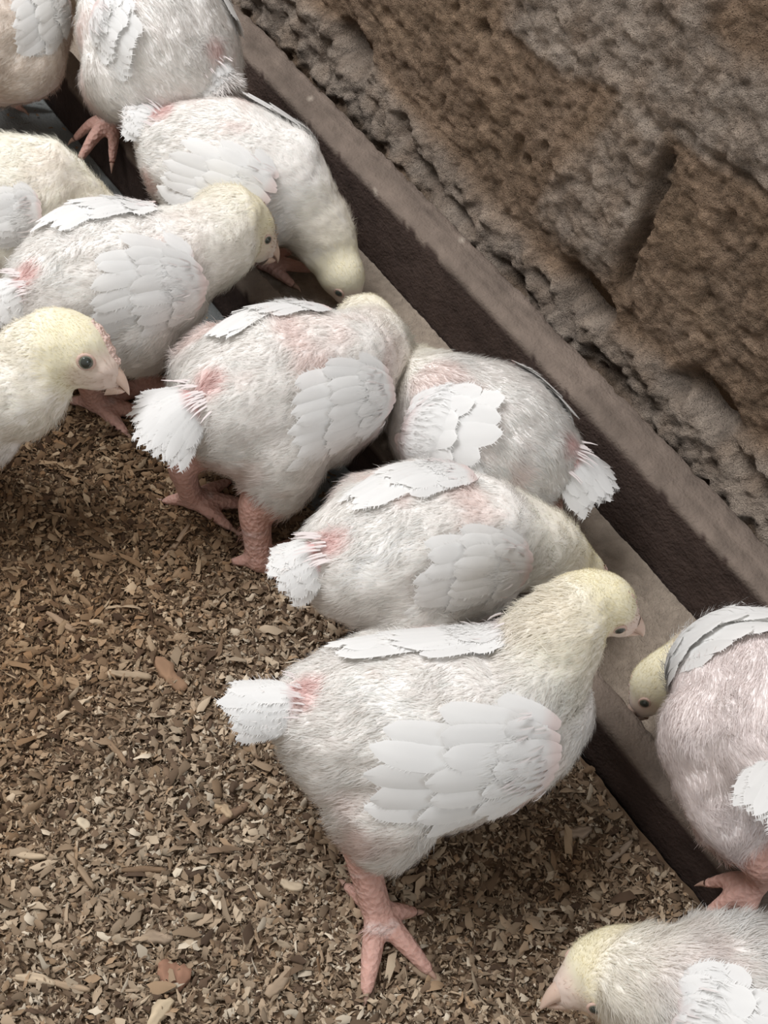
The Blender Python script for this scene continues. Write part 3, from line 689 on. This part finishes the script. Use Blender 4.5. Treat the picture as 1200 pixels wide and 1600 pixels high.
# beside it, tail low to the litter, head hidden behind the front bird
Chick('chick behind the front one with its head hidden and rounded tail low over the litter', at(500, 880, .110), at(790, 850, .090), [at(850, 860, .080)], at(905, 895, .060), at(950, 930, .04),
      feet=[dict(foot=at(640, 985, G), side=-1, yaw=60), dict(foot=at(560, 960, G), side=1, yaw=60)], mid=at(645, 845, .106),
      strands=26000, wings=[dict(side=-1, root=(.86, 50), tip=(.30, 54), spread=34), dict(hk=.4, side=1, root=(.70, 24), tip=(.12, 20), spread=26)], tail=dict(length=.032, pitch=-25, spread=46, pins=16), fuzz=1.2)
# standing in the trough, turned the other way
Chick('chick standing inside the trough facing left with short white tail toward the wall', at(880, 728, .092), at(655, 640, .080), [at(650, 600, .075)], at(665, 582, .062), at(625, 590, .030),
      feet=[dict(foot=(-.325, .540, .014), side=1, yaw=200), dict(foot=(-.345, .575, .014), side=-1, yaw=200)], girth=1.02,
      strands=26000, wings=[dict(side=1, root=(.94, 58), tip=(.40, 36), spread=40, pad=1.6, padfuzz=.12, lift=.010, nfl=5, fw=.019), dict(hk=.4, side=-1, root=(.55, 60), tip=(.02, 56), spread=24)], tail=dict(length=.042, pitch=-22, spread=56))
# upper middle, head down in the trough
Chick('chick with its head lowered into the trough at the top and white wing hanging', at(240, 205, .120), at(475, 310, .095), [at(505, 370, .070)], at(532, 425, .052), at(560, 480, .03),
      feet=[dict(foot=(-.70, .46, .054), side=-1, yaw=60, drop=0), dict(foot=(-.66, .52, .014), side=1, yaw=60)],
      strands=20000, wings=[dict(side=-1, root=(.76, 62), tip=(.18, 70), spread=42, lift=.012, nfl=7), dict(hk=.4, side=1, root=(.95, 46), tip=(.4, 42), spread=26)], tail=dict(length=.026, pitch=0, spread=40), yellow=.9, headr=1.12, neckr=.95, comb=0)
# left, eye shown, feeding toward the right
Chick('chick at left of the trough with bowed yellow head, dark eye and white folded wings', at(40, 470, .110), at(285, 435, .100), [at(325, 385, .118)], at(375, 352, .118), at(452, 402, .088),
      feet=[dict(foot=at(235, 615, G), side=-1, yaw=50, s=.6), dict(foot=at(150, 640, G), side=1, yaw=50)], mid=at(155, 430, .11), girth=1.04,
      strands=24000, wings=[dict(side=-1, root=(.92, 48), tip=(.28, 54), spread=42), dict(hk=.4, side=1, root=(.85, 30), tip=(.15, 22), spread=30)], tail=dict(length=.03, pitch=-10, spread=50, pins=18), headr=1.35, neckr=1.5, face=.7, comb=.5, roll=-22)
# near left, big face
Chick('chick at the left edge with open grey eye, pink comb and hooked beak in profile', (-.64, .11, .10), (-.53, .222, .098), [at(25, 610, .122), at(55, 565, .138)], at(108, 545, .150), at(186, 586, .142),
      feet=[dict(foot=(-.55, .16, G), side=-1, yaw=40), dict(foot=(-.60, .20, G), side=1, yaw=40)],
      strands=22000, wings=[dict(side=-1), dict(side=1)], tail=dict(), headr=1.32, neckr=1.25, comb=.95, beak_len=.014, eyer=1.35, beakr=.95, roll=-28)
# left edge, back only
Chick('yellowish chick at the left edge with only its rounded back and wing in view', at(-150, 335, .105), at(105, 310, .09), [at(150, 360, .07)], at(190, 410, .045), at(220, 440, .03),
      feet=[dict(foot=(-.72, .30, G), side=-1, yaw=60), dict(foot=(-.76, .36, G), side=1, yaw=60)],
      strands=18000, wings=[dict(side=-1, root=(.62, 56), tip=(.25, 60), spread=24)], tint=(.99, .985, .93), bare=.25, yellow=.8, eyes=(), comb=0)
# top, standing up on the front board
Chick('chick perched on the front board at the top with pink scaly foot gripping the rail', at(328, 118, .155), at(186, 8, .163), [at(160, -50, .18)], at(140, -90, .19), at(110, -120, .18),
      feet=[foot(180, 195, .055, 1, 290, hock=at(176, 140, .090), s=.5, drop=.016), dict(foot=(-.76, .55, .014), side=-1, yaw=200)],
      strands=18000, wings=[dict(side=1, root=(.7, 56), tip=(.3, 66), spread=26), dict(hk=.4, side=-1, root=(.6, 50), tip=(.1, 56), spread=26)], tail=dict(length=.02, pitch=-10, spread=40), girth=1.10)
# top left corner
Chick('buff chick in the top left corner, partly out of the frame', at(-60, 60, .125), at(50, 10, .115), [at(90, -30, .12)], at(110, -70, .12), at(140, -70, .10),
      feet=[dict(foot=(-.92, .36, G), side=-1, yaw=60), dict(foot=(-.96, .42, G), side=1, yaw=60)], tint=(.90, .84, .78), strands=12000, wings=[dict(side=-1)], eyes=(), comb=0)
# right, in the trough, feeding
Chick('chick at the right edge, grey face tucked under a bright white wing', at(1232, 1190, .160), at(1160, 1050, .098), [at(1095, 1050, .082)], at(1030, 1068, .068), at(988, 1106, .046),
      girth=.95, feet=[foot(1172, 1388, .057, 1, 262, s=.4, drop=.016, hock=at(1190, 1350, .09), toes=((0, .026, .0062), (45, .022, .0056), (-45, .022, .0056), (178, .018, .0050))), dict(foot=(-.02, .56, .014), side=-1, yaw=200)],
      strands=26000, wings=[dict(side=1, root=(.97, 78), tip=(.50, 0), spread=66, pad=1.5, padfuzz=.12, pins=4, nfl=7, fw=.018), dict(side=-1, root=(.9, 60), tip=(.3, 60))], tail=dict(length=.045, pitch=-50), tint=(.95, .91, .92), face=1., roll=50, comb=.5)
# bottom right corner
Chick('bright white chick in the bottom right corner looking down at the litter', at(1280, 1640, .115), at(1040, 1560, .095), [at(990, 1535, .09)], at(945, 1515, .078), at(868, 1548, .068),
      feet=[dict(foot=(.02, .33, G), side=-1, yaw=180), dict(foot=(.01, .39, G), side=1, yaw=180)],
      strands=24000, wings=[dict(side=1, root=(.93, 34), tip=(.25, 40), spread=50, pad=1.4, padfuzz=.12, nfl=6, fw=.019)], tail=dict(), headr=1.15, neckr=1.2, fuzz=1.7, comb=0, roll=32, bare=.5)
